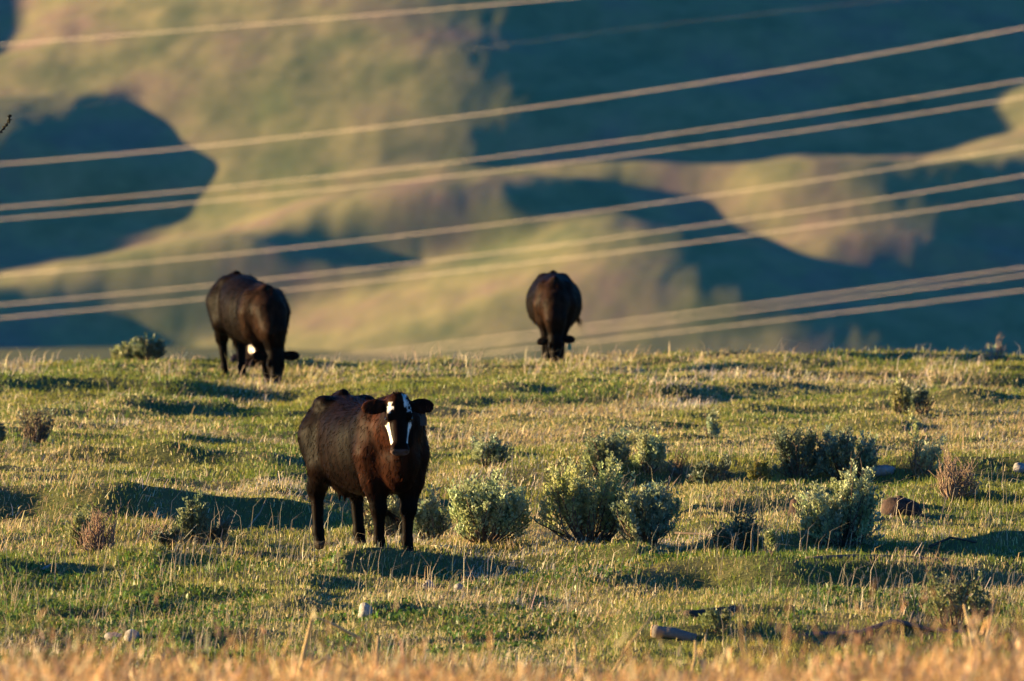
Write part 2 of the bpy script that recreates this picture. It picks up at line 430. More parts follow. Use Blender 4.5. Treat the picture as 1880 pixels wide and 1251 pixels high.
# ------------------------------------------------------------------ tubes
def tube(pts, rad, sides=5):
    pts = np.asarray(pts, float); n = len(pts)
    rad = np.broadcast_to(np.asarray(rad, float), (n,))
    tg = np.gradient(pts, axis=0); tg /= np.linalg.norm(tg, axis=1)[:, None] + 1e-9
    ref = np.array([0, 0, 1.0]) if abs(tg[:, 2]).mean() < .6 else np.array([.3, 1.0, 0])
    a = np.cross(tg, ref); a /= np.linalg.norm(a, axis=1)[:, None] + 1e-9; b = np.cross(tg, a)
    th = np.arange(sides) * 2 * math.pi / sides
    V = pts[:, None] + rad[:, None, None] * (np.cos(th)[None, :, None] * a[:, None] + np.sin(th)[None, :, None] * b[:, None])
    i = np.arange(n * sides).reshape(n, sides); j = np.roll(i, -1, 1)
    Q = np.stack([i[:-1], j[:-1], j[1:], i[1:]], -1).reshape(-1, 4)
    V = V.reshape(-1, 3); V = np.vstack([V, pts[0], pts[-1]]); k = n * sides
    T = [(k, i[0, (s + 1) % sides], i[0, s]) for s in range(sides)] + [(k + 1, i[-1, s], i[-1, (s + 1) % sides]) for s in range(sides)]
    return V, Q, np.array(T)

class MB:
    def __init__(self): self.V, self.Q, self.T, self.C, self.o = [], [], [], [], 0
    def add(self, V, Q=None, T=None, c=(.5, .5, .5)):
        self.V.append(V)
        if Q is not None and len(Q): self.Q.append(np.asarray(Q) + self.o)
        if T is not None and len(T): self.T.append(np.asarray(T) + self.o)
        self.C.append(np.broadcast_to(np.asarray(c, float), (len(V), 3))); self.o += len(V)
    def mesh(self, name, smooth=False):
        return mesh_np(name, np.concatenate(self.V), np.concatenate(self.Q) if self.Q else None,
                       np.concatenate(self.T) if self.T else None, np.concatenate(self.C), smooth)

def bark_material(name):
    t = NT(name); c = t.mix(t.noise(60, 4, .7), t.attr(), t.mix(1.0, t.attr(), (.35, .33, .32), 'MULTIPLY'))
    t.bump(t.noise(90, 4, .7), .5, .01); return t.base(c, .9, .15)
MAT_BARK = bark_material('woody_stem')
MAT_SAGE = leaf_material('sage_leaf', .30)

# ------------------------------------------------------------------ sagebrush
PALE = (.36, .41, .215); GREY = (.25, .30, .18); DUSK = (.11, .14, .09); OLIV = (.26, .26, .08)
WOOD = (.20, .13, .085); GREYWOOD = (.30, .22, .16)

def bush(px0, px1, py_base, py_top, label, plumes=40, lobes=None, leafy=1.0, twigs=10, col=PALE, wood=WOOD, cat='sagebrush',
         name='sagebrush', twigtop=1.0, leafsize=1.0, group='sagebrush across the pasture', up=.55, upright=.5, bare=.3):
    """lobes: (u centre -1..1, height 0..1, half width) of the outline in the photo"""
    cx = .5 * (px0 + px1); X, Y, Z = at(cx, py_base)
    s = FPX / Y; W = (px1 - px0) / s / 2; H = (py_base - py_top) / s
    lobes = lobes or [(0, 1, 1)]
    lf, st = MB(), MB()
    def top(u):
        return max(hh * math.sqrt(max(1 - ((u - c) / ww) ** 2, 0)) if abs(u - c) < ww else 0 for c, hh, ww in lobes)
    LV, LC = [], []
    tone = np.array(col)
    plumes = int(plumes * .62)
    for p in range(plumes + twigs):
        tw = p >= plumes
        for _ in range(30):
            u = random.uniform(-1, 1); tp = top(u)
            if tp > .12: break
        v = random.uniform(-1, 1) * .8 * math.sqrt(max(1 - u * u, .05))
        zt = 1.12 * H * tp * (random.uniform(.66, 1.06) if random.random() < (max(up, .8) if tw else up) else random.uniform(.25, .8)) * (twigtop if tw else 1)
        edge = abs(v) * .35; zt *= (1 - edge * .5)
        ex, ey = u * W, v * W * .8
        bx_, by_ = ex * random.uniform(.05, .35), ey * random.uniform(.05, .3)
        tt = np.linspace(0, 1, 6); k = upright
        cxp = bx_ + (ex - bx_) * tt ** (1 - .45 * k) + random.gauss(0, .02) * np.sin(tt * 5)
        cyp = by_ + (ey - by_) * tt ** (1 - .45 * k) + random.gauss(0, .02) * np.sin(tt * 4)
        czp = zt * tt ** (1.0 + .25 * k)
        pts = np.stack([cxp, cyp, czp], -1); pts[0, 2] = -.03
        r0 = random.uniform(.005, .011) * (1.0 if H > .3 else .6)
        V, Q, T = tube(pts, np.linspace(r0, r0 * (.3 if tw else .35), 6), 4)
        c = np.array(GREYWOOD if random.random() < .3 else wood) * random.uniform(.7, 1.3); st.add(V, Q, T, c)
        if tw:                                     # side twigs
            for q in range(4):
                j = random.randint(2, 5); L = random.uniform(.04, .14) * min(1, H / .5)
                a = pts[j]; b = a + np.array([random.gauss(0, .6), random.gauss(0, .6), 1.2]) * L
                V, Q, T = tube([a, (a + b) / 2 + random.gauss(0, .01), b], [.003, .0025, .0015], 3); st.add(V, Q, T, c)
            continue
        plume_tone = random.uniform(.7, 1.35) * np.array([random.uniform(.9, 1.15), 1, random.uniform(.75, 1.1)])
        L = np.linalg.norm(pts[-1] - pts[0]); start = bare * random.uniform(.7, 1.3)
        # two or three leafy side sprays make one plume
        sprays = [(pts, start)]
        for q in range(3):
            j = random.uniform(.35, .85); a = np.array([np.interp(j, tt, pts[:, i]) for i in range(3)])
            d3 = np.array([random.gauss(0, .26) + .25 * np.sign(u) * (1 - k), random.gauss(0, .4), 1.0]); ln = random.uniform(.12, .26) * min(1.1, H / .55)
            sprays.append((np.stack([a + d3 * ln * f for f in np.linspace(0, 1, 4)]), .1))
        for sp, s0 in sprays:
            m = max(4, int((62 if sp is pts else 40) * leafy * min(1.2, .4 + H)))
            f = s0 + (1 - s0) * rng.random(m) ** .8; fi = f * (len(sp) - 1); i0 = np.minimum(fi.astype(int), len(sp) - 2); fr = (fi - i0)[:, None]
            c0 = sp[i0] * (1 - fr) + sp[i0 + 1] * fr
            n3 = rng.standard_normal((m, 3)); n3 /= np.linalg.norm(n3, axis=1)[:, None]
            rr = (.005 + .021 * rng.random(m) ** .7 * (1.1 - .7 * f)) * leafsize
            o3 = n3 * [1, 1, .5]; base = c0 + o3 * rr[:, None]
            d3 = o3 * .8 + [0, 0, .8]; d3 /= np.linalg.norm(d3, axis=1)[:, None]
            ll = rng.uniform(.022, .044, m)[:, None] * leafsize; w3 = np.cross(d3, rng.standard_normal((m, 3))); w3 /= np.linalg.norm(w3, axis=1)[:, None] + 1e-9
            w3 = w3 * ll * .27
            LV.append(np.stack([base - w3 * .4, base + d3 * ll * .65 - w3, base + d3 * ll, base + d3 * ll * .65 + w3], 1))
            cc = tone * plume_tone * (1 + .16 * rng.standard_normal((m, 1))); LC.append(np.repeat(np.clip(cc, .01, .6)[:, None], 4, 1))
    root = bpy.data.objects.new(name, None); COL.objects.link(root); root.location = (X, Y, Z); root.empty_display_size = .1
    tag(root, label, cat, group)
    obj('stems', st.mesh('stems'), MAT_BARK, root)
    if LV:
        LV = np.concatenate(LV).reshape(-1, 3); LC = np.concatenate(LC).reshape(-1, 3)
        LV[:, 2] = np.maximum(LV[:, 2], .0)
        obj('foliage', mesh_np('foliage', LV, np.arange(len(LV)).reshape(-1, 4), None, LC), MAT_SAGE, root)
    return root

bush(1467, 1624, 1005, 857, 'tall rounded silvery sagebrush standing alone right of center with brown stems showing below', 78,
     [(-.05, .98, .22), (.12, 1.0, .3), (.45, .82, .5), (-.5, .66, .4), (-.75, .42, .28), (.75, .45, .25)], twigs=16, up=.65)
bush(984, 1182, 996, 856, 'widest tall sagebrush at the center with several pale upright plumes', 110,
     [(-.75, .9, .25), (-.4, .98, .25), (-.1, .86, .3), (.35, 1.0, .26), (.65, .7, .3)], twigs=14, up=.7, col=(.36, .39, .18), upright=.8)
bush(1120, 1250, 1000, 888, 'dark low sagebrush with dead twig tips joined on the right side of the widest sagebrush', 70,
     [(-.5, .7, .5), (.1, .82, .4), (.6, 1.0, .35), (.8, .6, .25)], twigs=10, col=GREY)
bush(808, 970, 998, 878, 'rounded pale green sagebrush with two bright domes to the right of the standing cow', 90,
     [(-.45, .95, .33), (.2, .98, .4), (.6, .6, .35), (.85, .62, .15)], twigs=12, up=.6)
bush(752, 826, 994, 902, 'darker green sagebrush right against the standing cow', 30, [(-.4, .75, .6), (.4, 1.0, .6)], twigs=5, col=GREY)
bush(640, 756, 992, 900, 'loose sagebrush seen between and behind the legs of the standing cow', 30, [(-.3, .9, .6), (.5, 1, .5)], twigs=10, col=(.19, .20, .10), leafy=.8)
bush(1062, 1162, 876, 796, 'broad grey green sagebrush clump behind the widest sagebrush', 46, [(-.6, .8, .4), (.1, 1, .6), (.7, .8, .4)], twigs=8, col=(.19, .23, .125))
bush(1158, 1220, 868, 792, 'narrower sagebrush with arching sprays beside the broad grey green clump', 28, [(-.3, 1, .6), (.6, .75, .4)], twigs=6)
bush(845, 942, 858, 800, 'flat topped small sagebrush with dark sprays behind the standing cow on the right', 26, [(-.6, .8, .4), (-.15, 1, .3), (.4, .8, .4), (.8, .65, .2)], twigs=4, col=GREY, leafy=.9)
bush(1288, 1318, 808, 757, 'slim upright single sagebrush sprout in the golden grass', 9, [(.1, 1, .9)], twigs=2, col=GREY, upright=.9)
bush(1415, 1510, 880, 785, 'dark sagebrush with rounded heads, left half of the long dark clump', 46, [(-.6, .9, .35), (-.1, .95, .3), (.5, .95, .5)], twigs=6, col=(.15, .18, .105))
bush(1500, 1612, 880, 787, 'dark spreading sagebrush, right half of the long dark clump', 52, [(-.6, 1, .4), (0, .92, .4), (.5, .75, .5), (.9, .45, .3)], twigs=10, col=GREY)
bush(1374, 1418, 884, 848, 'tiny olive bush at the left foot of the long dark clump', 12, [(0, 1, 1)], twigs=3, col=OLIV)
bush(1634, 1676, 760, 697, 'pair of pale yellow green upright plumes far back on the right', 18, [(-.3, 1, .5), (.6, .85, .35)], twigs=3, col=(.27, .28, .10), upright=.9)
bush(1672, 1716, 760, 708, 'dark twiggy shrub touching the pale upright plumes far back', 10, [(-.2, 1, .7), (.6, .6, .4)], twigs=14, col=DUSK)
bush(1652, 1728, 878, 778, 'thin sagebrush with bare tan stems and a few leafy tips', 14, [(-.3, 1, .4), (.7, .75, .3)], twigs=26, leafy=.7, wood=(.30, .20, .10), twigtop=.7, bare=.6)
bush(1706, 1798, 918, 828, 'dead pinkish brown shrub of bare upright stems at the right', 4, [(-.3, 1, .45), (.5, .6, .5)], twigs=62, leafy=.4, wood=(.44, .30, .20), cat='dead shrub', name='dead_shrub', group='dead shrubs', upright=.8)
bush(1312, 1404, 1016, 940, 'low sprawling sagebrush left of the tall rounded silvery one', 24, [(-.6, .5, .4), (.2, 1, .4), (.8, .6, .3)], twigs=10, col=(.15, .18, .10))
bush(1400, 1432, 1022, 975, 'small pale sprig at the right foot of the low sprawling sagebrush', 8, [(0, 1, 1)], twigs=1, col=(.24, .27, .12))
bush(1686, 1816, 1156, 1040, 'open leggy sagebrush in the near grass at the lower right', 24, [(-.75, .95, .2), (-.2, .85, .4), (.5, .8, .4), (.8, .6, .2)], twigs=8, col=(.17, .19, .085), leafy=.8, bare=.45)
bush(1290, 1346, 1164, 1116, 'small sprig growing between the two cut logs', 9, [(-.4, .8, .6), (.4, 1, .6)], twigs=3, col=(.20, .22, .10))
bush(1796, 1852, 664, 620, 'thin dry twigs on the crest at the right edge', 2, [(-.3, .6, .4), (.5, 1, .4)], twigs=18, leafy=.3, wood=(.45, .34, .26), cat='dead shrub', name='dead_shrub', group='dead shrubs')
bush(202, 250, 664, 624, 'yellow green sagebrush on the crest at the left', 26, [(-.6, .8, .4), (.2, .95, .6), (.8, 1, .3)], twigs=2, col=(.30, .31, .13), upright=.8)
bush(244, 303, 664, 619, 'dark rounded sagebrush on the crest touching the yellow green one', 36, [(-.5, .9, .5), (.1, 1, .5), (.7, .7, .4)], twigs=2, col=(.13, .16, .085))
bush(30, 100, 814, 745, 'brown leafless twiggy shrub near the left edge', 8, [(-.6, .95, .3), (0, .8, .4), (.6, .9, .4)], twigs=44, leafy=.5, wood=(.17, .11, .07), cat='dead shrub', name='dead_shrub', group='dead shrubs', col=DUSK)
bush(-40, 9, 820, 775, 'dark shrub cut by the left edge of the view', 24, [(0, 1, 1)], twigs=2, col=DUSK)
bush(132, 168, 1002, 924, 'leafy small sagebrush growing against dead brown stems at the left', 14, [(-.5, .75, .4), (.3, 1, .5)], twigs=2, col=(.23, .25, .11), upright=.9)
bush(146, 218, 1016, 934, 'dead bush of bare reddish brown stems at the left', 0, [(-.1, 1, .5), (-.7, .5, .3), (.8, .85, .25)], twigs=58, wood=(.42, .26, .18), cat='dead shrub', name='dead_shrub', group='dead shrubs', upright=.75)
bush(266, 306, 990, 944, 'few bare leaning twigs between the two small sagebrushes at the left', 0, [(-.4, 1, .5), (.5, .6, .4)], twigs=12, wood=(.36, .25, .18), cat='dead shrub', name='dead_shrub', group='dead shrubs')
bush(330, 384, 1000, 909, 'upright dark green sagebrush with a lit left side at the left', 34, [(.05, 1, .6), (-.6, .5, .4), (.7, .6, .3)], twigs=6, col=(.17, .20, .105), upright=.85)
bush(372, 426, 1002, 952, 'low bush of leaning grey sprays beside the upright dark green sagebrush', 12, [(.5, 1, .5), (-.4, .5, .5)], twigs=16, col=(.14, .15, .10), wood=(.30, .23, .17))
bush(282, 332, 1006, 972, 'small dark tuft of weeds left of the upright dark green sagebrush', 12, [(0, 1, 1)], twigs=6, col=DUSK)
bush(1226, 1262, 876, 824, 'spindly brown twigs right of the narrower sagebrush', 2, [(-.3, .8, .4), (.5, 1, .4)], twigs=18, leafy=.5, col=DUSK, cat='dead shrub', name='dead_shrub', group='dead shrubs')
bush(1262, 1352, 892, 846, 'low dark bluish bush lying in the shaded hollow', 26, [(-.4, .8, .6), (.4, 1, .6)], twigs=12, col=DUSK)
bush(1316, 1366, 932, 898, 'little dry brown weed with seed heads left of the tall rounded sagebrush', 0, [(-.3, 1, .5), (.6, .8, .4)], twigs=14, wood=(.36, .24, .13), cat='dead shrub', name='dead_shrub', group='dead shrubs')

# ------------------------------------------------------------------ stones and wood
def stone_material(name, a, b, scale=20):
    t = NT(name); c = t.ramp(t.noise(scale, 6, .65), [(.35, a), (.65, b)])
    t.bump(t.noise(scale * 2, 5, .7), .6, .02); return t.base(c, .85, .2)
ST_WHITE = stone_material('white_stone', (.22, .20, .16), (.50, .46, .38), 40)
ST_GREY = stone_material('grey_stone', (.20, .18, .16), (.38, .34, .30))
ST_DARK = stone_material('dark_lava_stone', (.018, .012, .010), (.085, .045, .032), 14)
def stone(px0, px1, pb, pt, mat, label, seed=0, flat=0.0, cat='stone', name='stone', depth=.8):
    X, Y, Z = at((px0 + px1) / 2, pb); s = FPX / Y; W = (px1 - px0) / s / 2; H = (pb - pt) / s
    nu, nv = 22, 14; V = []
    for i in range(nv + 1):
        for j in range(nu):
            th = math.pi * i / nv; ph = 2 * math.pi * j / nu
            n3 = np.array([math.sin(th) * math.cos(ph), math.sin(th) * math.sin(ph), math.cos(th)])
            r = .72 + .55 * float(fbm(n3[0] * 1.6 + seed * 7 + 5, n3[1] * 1.6 + n3[2] * 2.1 + 5, 200 + seed, 3))
            q = n3 * r * [W, W * depth, H * .8]
            q = np.sign(q) * np.abs(q) ** 1.0
            V.append(q + [0, 0, H * .18])
    V = np.array(V); i = np.arange((nv + 1) * nu).reshape(nv + 1, nu)
    Q = np.stack([i[:-1], i[1:], np.roll(i, -1, 1)[1:], np.roll(i, -1, 1)[:-1]], -1).reshape(-1, 4)
    o = obj(name, mesh_np(name, V, Q, smooth=True), mat, None, (X, Y, Z))
    return tag(o, label, cat, 'stones in the grass')
stone(1616, 1690, 948, 910, ST_DARK, 'dark brown mound of rough rock right of the tall rounded sagebrush', 1)
stone(1446, 1484, 948, 918, ST_DARK, 'small pointed dark rock left of the tall rounded sagebrush', 2)
stone(1600, 1642, 870, 855, ST_GREY, 'flat pale grey rock at the right foot of the long dark sagebrush clump', 3)
stone(1858, 1890, 864, 850, ST_GREY, 'pale rounded rock in the shaded strip at the right edge', 4)
stone(226, 256, 1176, 1156, ST_WHITE, 'bright white stone at the lower left', 5)
stone(192, 226, 1174, 1161, ST_GREY, 'dull flat stone just left of the bright white one', 6)
stone(656, 684, 1132, 1108, ST_WHITE, 'pale upright stone in the near grass below the cow', 7)
stone(776, 798, 1082, 1065, ST_GREY, 'small grey stone in the near grass, left one of a close pair', 8)
stone(832, 852, 1088, 1072, ST_GREY, 'small brownish stone in the near grass, right one of a close pair', 9)
stone(1178, 1240, 944, 916, ST_DARK, 'dark angular rock half hidden by the dark low sagebrush', 10)
stone(1306, 1394, 1000, 968, ST_DARK, 'dark hump of old stump wood under the low sprawling sagebrush', 11, cat='stump', name='stump')
stone(585, 622, 1008, 996, ST_DARK, 'dark dung pat by the hind foot of the standing cow', 12, cat='dung', name='dung_pat')

MAT_LOG = bark_material('old_bark')
t = NT('sawn_wood'); c = t.ramp(t.noise(40, 3, .5), [(.3, (.50, .26, .11)), (.7, (.68, .42, .20))]); MAT_SAWN = t.base(c, .8, .2)
def log(pts_px, r0, r1, label, col=(.20, .16, .13), cat='log', name='log', sawn=False, branches=(), lift=.6, group='fallen wood'):
    P = []
    for (px, py, *up) in pts_px:
        X, Y, Z = at(px, py); P.append([X, Y, Z + r0 * lift + (up[0] if up else 0)])
    ym = sum(p[1] for p in P) / len(P)
    P = [[p[0] * (ym + (p[1] - ym) * .35) / p[1], ym + (p[1] - ym) * .35, p[2]] for p in P]
    P = np.array(P); o0 = P[0].copy()
    k = np.linspace(0, len(P) - 1, len(P) * 3); Pi = np.stack([np.interp(k, np.arange(len(P)), P[:, i]) for i in range(3)], -1) - o0
    Pi += rng.normal(0, r0 * .05, Pi.shape)
    b = MB(); rr = np.linspace(r0, r1, len(Pi)) * rng.uniform(.92, 1.08, len(Pi)); V, Q, T = tube(Pi, rr, 9); b.add(V, Q, T, col)
    for j, dxyz, L in branches:
        a = Pi[int(j * (len(Pi) - 1))]; e = a + np.array(dxyz) * L
        V, Q, T = tube([a, (a + e) / 2 + [0, 0, .02], e], [r1 * .7, r1 * .5, r1 * .25], 5); b.add(V, Q, T, col)
    o = obj(name, b.mesh(name, True), MAT_LOG, None, tuple(o0)); tag(o, label, cat, group)
    if sawn:
        e = Pi[0]; dirn = Pi[0] - Pi[2]; dirn /= np.linalg.norm(dirn)
        V, Q, T = tube([e + dirn * .001, e + dirn * .012], [rr[0] * 1.0, rr[0] * .97], 14)
        c = obj('sawn_end', mesh_np('sawn_end', V, Q, T), MAT_SAWN, o)
    return o
log([(1200, 1168), (1235, 1170), (1278, 1182)], .05, .04, 'short log with an orange sawn end facing the camera', (.26, .22, .19), sawn=True)
log([(1258, 1142), (1300, 1138), (1350, 1128)], .05, .06, 'flat dark log with a pale grey tip lying behind the sawn one', (.10, .07, .05))
log([(1345, 1188), (1420, 1184), (1500, 1172), (1580, 1168), (1640, 1148, .03), (1700, 1152, .02), (1770, 1162)], .027, .017, 'long thin curved branch lying across the grass at lower right', (.20, .16, .14),
    cat='branch', name='fallen_branch', branches=[(.45, (.1, 0, 1), .10), (.75, (.3, 0, 1), .12)])
log([(1480, 1036), (1560, 1030), (1640, 1024), (1740, 1030)], .028, .02, 'weathered log along the shaded strip below the tall rounded sagebrush', (.19, .14, .12))
log([(64, 1056), (92, 1040)], .016, .012, 'short grey stick lying in the grass at the left', (.40, .37, .34), cat='stick', name='stick')
log([(792, 1004), (828, 1012)], .022, .014, 'pale stick lying beside the front feet of the standing cow', (.62, .50, .33), cat='stick', name='stick')
log([(1706, 1012, .02), (1745, 1000, .05), (1800, 1002)], .014, .008, 'thin dark twig arching over the grass at the right', (.12, .09, .07), cat='stick', name='stick')
log([(1240, 978, .04), (1290, 990, .05), (1330, 1004)], .012, .006, 'thin dark dead twig between the widest sagebrush and the low sprawling one', (.12, .09, .07), cat='stick', name='stick')
log([(450, 985, .0), (478, 958, .10), (488, 950, .16)], .008, .005, 'lone bent dry twig sticking up left of the standing cow', (.42, .32, .20), cat='stick', name='stick')

# broken canes standing in the near tall grass
def cane(pts_px, dist, r, label):
    dist += 14.5; r *= 2.0
    P = []
    for px, py in pts_px:
        rr = ray(px, py); k = dist / rr[1]; P.append([k * rr[0], dist, EYE + k * rr[2]])
    P = np.array(P); gz = float(zf(P[0, 0], dist)); P = np.vstack([[P[0, 0] - .05, dist, gz], P]); o0 = P[0].copy()
    b = MB(); V, Q, T = tube(P - o0, np.linspace(r, r * .6, len(P)), 6); b.add(V, Q, T, np.array((.68, .47, .22)))
    tag(obj('dry_cane', b.mesh('dry_cane'), MAT_BARK, None, tuple(o0)), label, 'cane', 'dry canes in the near grass')
cane([(545, 1260), (560, 1190), (574, 1130), (618, 1150), (662, 1174)], 62, .009, 'tallest broken cane, snapped over to the right like a gate')
cane([(320, 1262), (295, 1202)], 60, .013, 'thick pale cane leaning left near the lower edge')
cane([(520, 1262), (600, 1205), (640, 1226)], 61, .008, 'thin kinked cane at the right foot of the tallest broken one')
cane([(690, 1262), (694, 1168)], 62, .009, 'straight upright cane right of the tallest broken one')
cane([(1262, 1262), (1276, 1210), (1277, 1176)], 63, .007, 'slender pale cane standing in front of the sawn log')
cane([(1110, 1262), (1150, 1190), (1200, 1128)], 62, .005, 'long thin cane leaning right just left of the sawn log')
cane([(1800, 1262), (1785, 1180), (1770, 1110)], 64, .008, 'dark forked cane at the lower right, left stem')
cane([(1800, 1262), (1812, 1170), (1826, 1100)], 64, .007, 'dark forked cane at the lower right, right stem')
cane([(1060, 1262), (1055, 1170)], 61, .006, 'short upright cane in the middle of the lower edge')

# ------------------------------------------------------------------ power lines
t = NT('bright_aluminium'); t.b.inputs['Metallic'].default_value = 0; WIRE = t.base((.90, .70, .56), .6, .3)
def wire(pts, label, width=1.0, dist=900.0):
    q = np.polyfit([p[0] for p in pts], [p[1] for p in pts], 2 if len(pts) > 2 else 1)
    px = np.linspace(-900, 2800, 120); py = np.polyval(q, px)
    DD = dist - (px - 940) * .16                     # the spans come towards the camera to the right
    X = (px - 940) / FPX * DD; Z = EYE - (py + 195) / FPX * DD
    P = np.stack([X, DD, Z], -1)
    b = MB(); V, Q, T = tube(P - P[0], .0105 * width * DD / dist, 8); b.add(V, Q, T)
    tag(obj('power_line', b.mesh('power_line', True), WIRE, None, tuple(P[0])), label, 'power line', 'power lines crossing before the hills')
wire([(0, 82), (470, 45), (1030, -3)], 'topmost power line, crossing only the upper left')
wire([(0, 303), (400, 262), (940, 204), (1400, 135), (1880, 50)], 'thick single power line that rises to the upper right, second from the top', 1.15)
wire([(0, 381), (400, 345), (940, 283), (1400, 224), (1880, 146)], 'upper wire of the close pair above the middle of the hills')
wire([(0, 402), (400, 370), (940, 306), (1400, 254), (1880, 177)], 'lower wire of the close pair above the middle of the hills')
wire([(0, 506), (460, 463), (940, 405), (1375, 353), (1880, 268)], 'bright power line passing just above the back of the left grazing cow')
wire([(0, 558), (384, 527), (940, 460), (1400, 396), (1880, 323)], 'wire just below the bright one, upper of the pair running behind the left grazing cow')
wire([(0, 583), (563, 532), (940, 484), (1400, 428), (1880, 361)], 'lower wire of the pair running behind the left grazing cow')
wire([(560, 662), (940, 616), (1452, 548), (1880, 491)], 'top one of the lowest three wires at the right', .9)
wire([(640, 664), (940, 628), (1452, 561), (1880, 506)], 'middle one of the lowest three wires at the right', .9)
wire([(760, 664), (1093, 627), (1452, 585), (1880, 533)], 'bottom one of the lowest three wires at the right', .9)
wire([(940, 80), (1250, 42), (1600, 4)], 'faint thin wire hardly seen in the dark upper right', .07)
# ------------------------------------------------------------------ cattle
def surface_nets(F, org, vox):
    ins = F < 0; nx, ny, nz = F.shape
    c = [ins[i:nx - 1 + i, j:ny - 1 + j, k:nz - 1 + k] for i in (0, 1) for j in (0, 1) for k in (0, 1)]
    s = sum(a.astype(np.int8) for a in c); act = (s > 0) & (s < 8)
    idx = np.full(act.shape, -1, np.int64); I = np.argwhere(act); idx[act] = np.arange(len(I))
    P = np.zeros((len(I), 3)); W = np.zeros(len(I))
    offs = [(i, j, k) for i in (0, 1) for j in (0, 1) for k in (0, 1)]
    f = {o: F[I[:, 0] + o[0], I[:, 1] + o[1], I[:, 2] + o[2]] for o in offs}
    for a in offs:
        for ax in range(3):
            if a[ax]: continue
            b = tuple(1 if q == ax else a[q] for q in range(3))
            fa, fb = f[a], f[b]; cr = (fa < 0) != (fb < 0)
            with np.errstate(divide='ignore', invalid='ignore'): t_ = np.where(cr, fa / (fa - fb), 0)
            p = np.array(a, float)[None] + t_[:, None] * (np.array(b) - np.array(a))[None]
            P += np.where(cr[:, None], p, 0); W += cr
    V = (I + P / W[:, None]) * vox + org
    Q = []
    for ax in range(3):
        u, v = [(1, 2), (2, 0), (0, 1)][ax]
        A = np.take(ins, range(F.shape[ax] - 1), ax); B = np.take(ins, range(1, F.shape[ax]), ax)
        E = np.argwhere(A != B); E = E[(E[:, u] > 0) & (E[:, v] > 0) & (E[:, u] < F.shape[u] - 1) & (E[:, v] < F.shape[v] - 1)]
        fl = A[E[:, 0], E[:, 1], E[:, 2]]
        def at_(du, dv):
            e = E.copy(); e[:, u] -= du; e[:, v] -= dv; return idx[e[:, 0], e[:, 1], e[:, 2]]
        q = np.stack([at_(1, 1), at_(0, 1), at_(0, 0), at_(1, 0)], -1)
        q[~fl] = q[~fl][:, ::-1]; Q.append(q)
    return V, np.concatenate(Q)

class Sculpt:
    def __init__(s, lo, hi, vox):
        s.lo = np.array(lo, float); s.vox = vox
        n = ((np.array(hi) - s.lo) / vox).astype(int) + 1
        s.ax = [s.lo[i] + np.arange(n[i]) * vox for i in range(3)]
        s.F = np.full(tuple(n), .5, np.float32)
    def _box(s, lo, hi):
        sl = []
        for i in range(3):
            a = max(int((lo[i] - s.lo[i]) / s.vox), 0); b = min(int((hi[i] - s.lo[i]) / s.vox) + 2, len(s.ax[i]))
            sl.append(slice(a, max(b, a + 1)))
        G = np.meshgrid(*[s.ax[i][sl[i]] for i in range(3)], indexing='ij')
        return tuple(sl), G
    def _join(s, sl, d, k, sub=False):
        f = s.F[sl]
        if sub: s.F[sl] = np.maximum(f, -d); return
        h = np.maximum(k - np.abs(f - d), 0) / k
        s.F[sl] = np.minimum(f, d) - h * h * k * .25
    def cap(s, a, b, ra, rb, k=.05, sub=False):
        a, b = np.array(a, float), np.array(b, float); m = max(ra, rb) + k + .03
        sl, (X, Y, Z) = s._box(np.minimum(a, b) - m, np.maximum(a, b) + m)
        ab = b - a; L = max(ab @ ab, 1e-9)
        t_ = np.clip(((X - a[0]) * ab[0] + (Y - a[1]) * ab[1] + (Z - a[2]) * ab[2]) / L, 0, 1)
        d = np.sqrt((X - a[0] - t_ * ab[0]) ** 2 + (Y - a[1] - t_ * ab[1]) ** 2 + (Z - a[2] - t_ * ab[2]) ** 2) - (ra + (rb - ra) * t_)
        s._join(sl, d, k, sub)
    def ell(s, c, r, M=None, k=.05, sub=False):
        c = np.array(c, float); r = np.array(r, float); m = r.max() + k + .03
        sl, G = s._box(c - m, c + m); P = np.stack([G[i] - c[i] for i in range(3)], -1)
        if M is not None: P = P @ M                      # columns of M are the ellipsoid's axes
        q = np.sqrt(((P / r) ** 2).sum(-1)); q2 = np.sqrt(((P / r ** 2) ** 2).sum(-1))
        d = q * (q - 1) / np.maximum(q2, 1e-6)
        s._join(sl, d, k, sub)
    def barrel(s, st, k=.05):
        st = np.array(st); x0, x1 = st[0, 0], st[-1, 0]
        sl, (X, Y, Z) = s._box([x0 - .1, -.6, .3], [x1 + .1, .6, 1.6])
        xq = np.linspace(x0, x1, 80); tab = []
        for j in (1, 2, 3):
            y = np.interp(xq, st[:, 0], st[:, j]); y = np.convolve(np.pad(y, 3, mode='edge'), np.ones(7) / 7, 'valid'); tab.append(y)
        xc = np.clip(X, x0, x1); zt, zb, wy = (np.interp(xc, xq, a) for a in tab)
        zc = zb + (zt - zb) * .52; hz = np.where(Z > zc, zt - zc, zc - zb)
        qy, qz = np.abs(Y) / wy, np.abs(Z - zc) / hz; p = 2.25
        q = (qy ** p + qz ** p) ** (1 / p)
        d = (q - 1) * np.minimum(wy, hz) * .9 + np.maximum(np.maximum(x0 - X, X - x1), 0)
        s._join(sl, d.astype(np.float32), k)

def rotz(a): c, s_ = math.cos(a), math.sin(a); return np.array([[c, -s_, 0], [s_, c, 0], [0, 0, 1]])

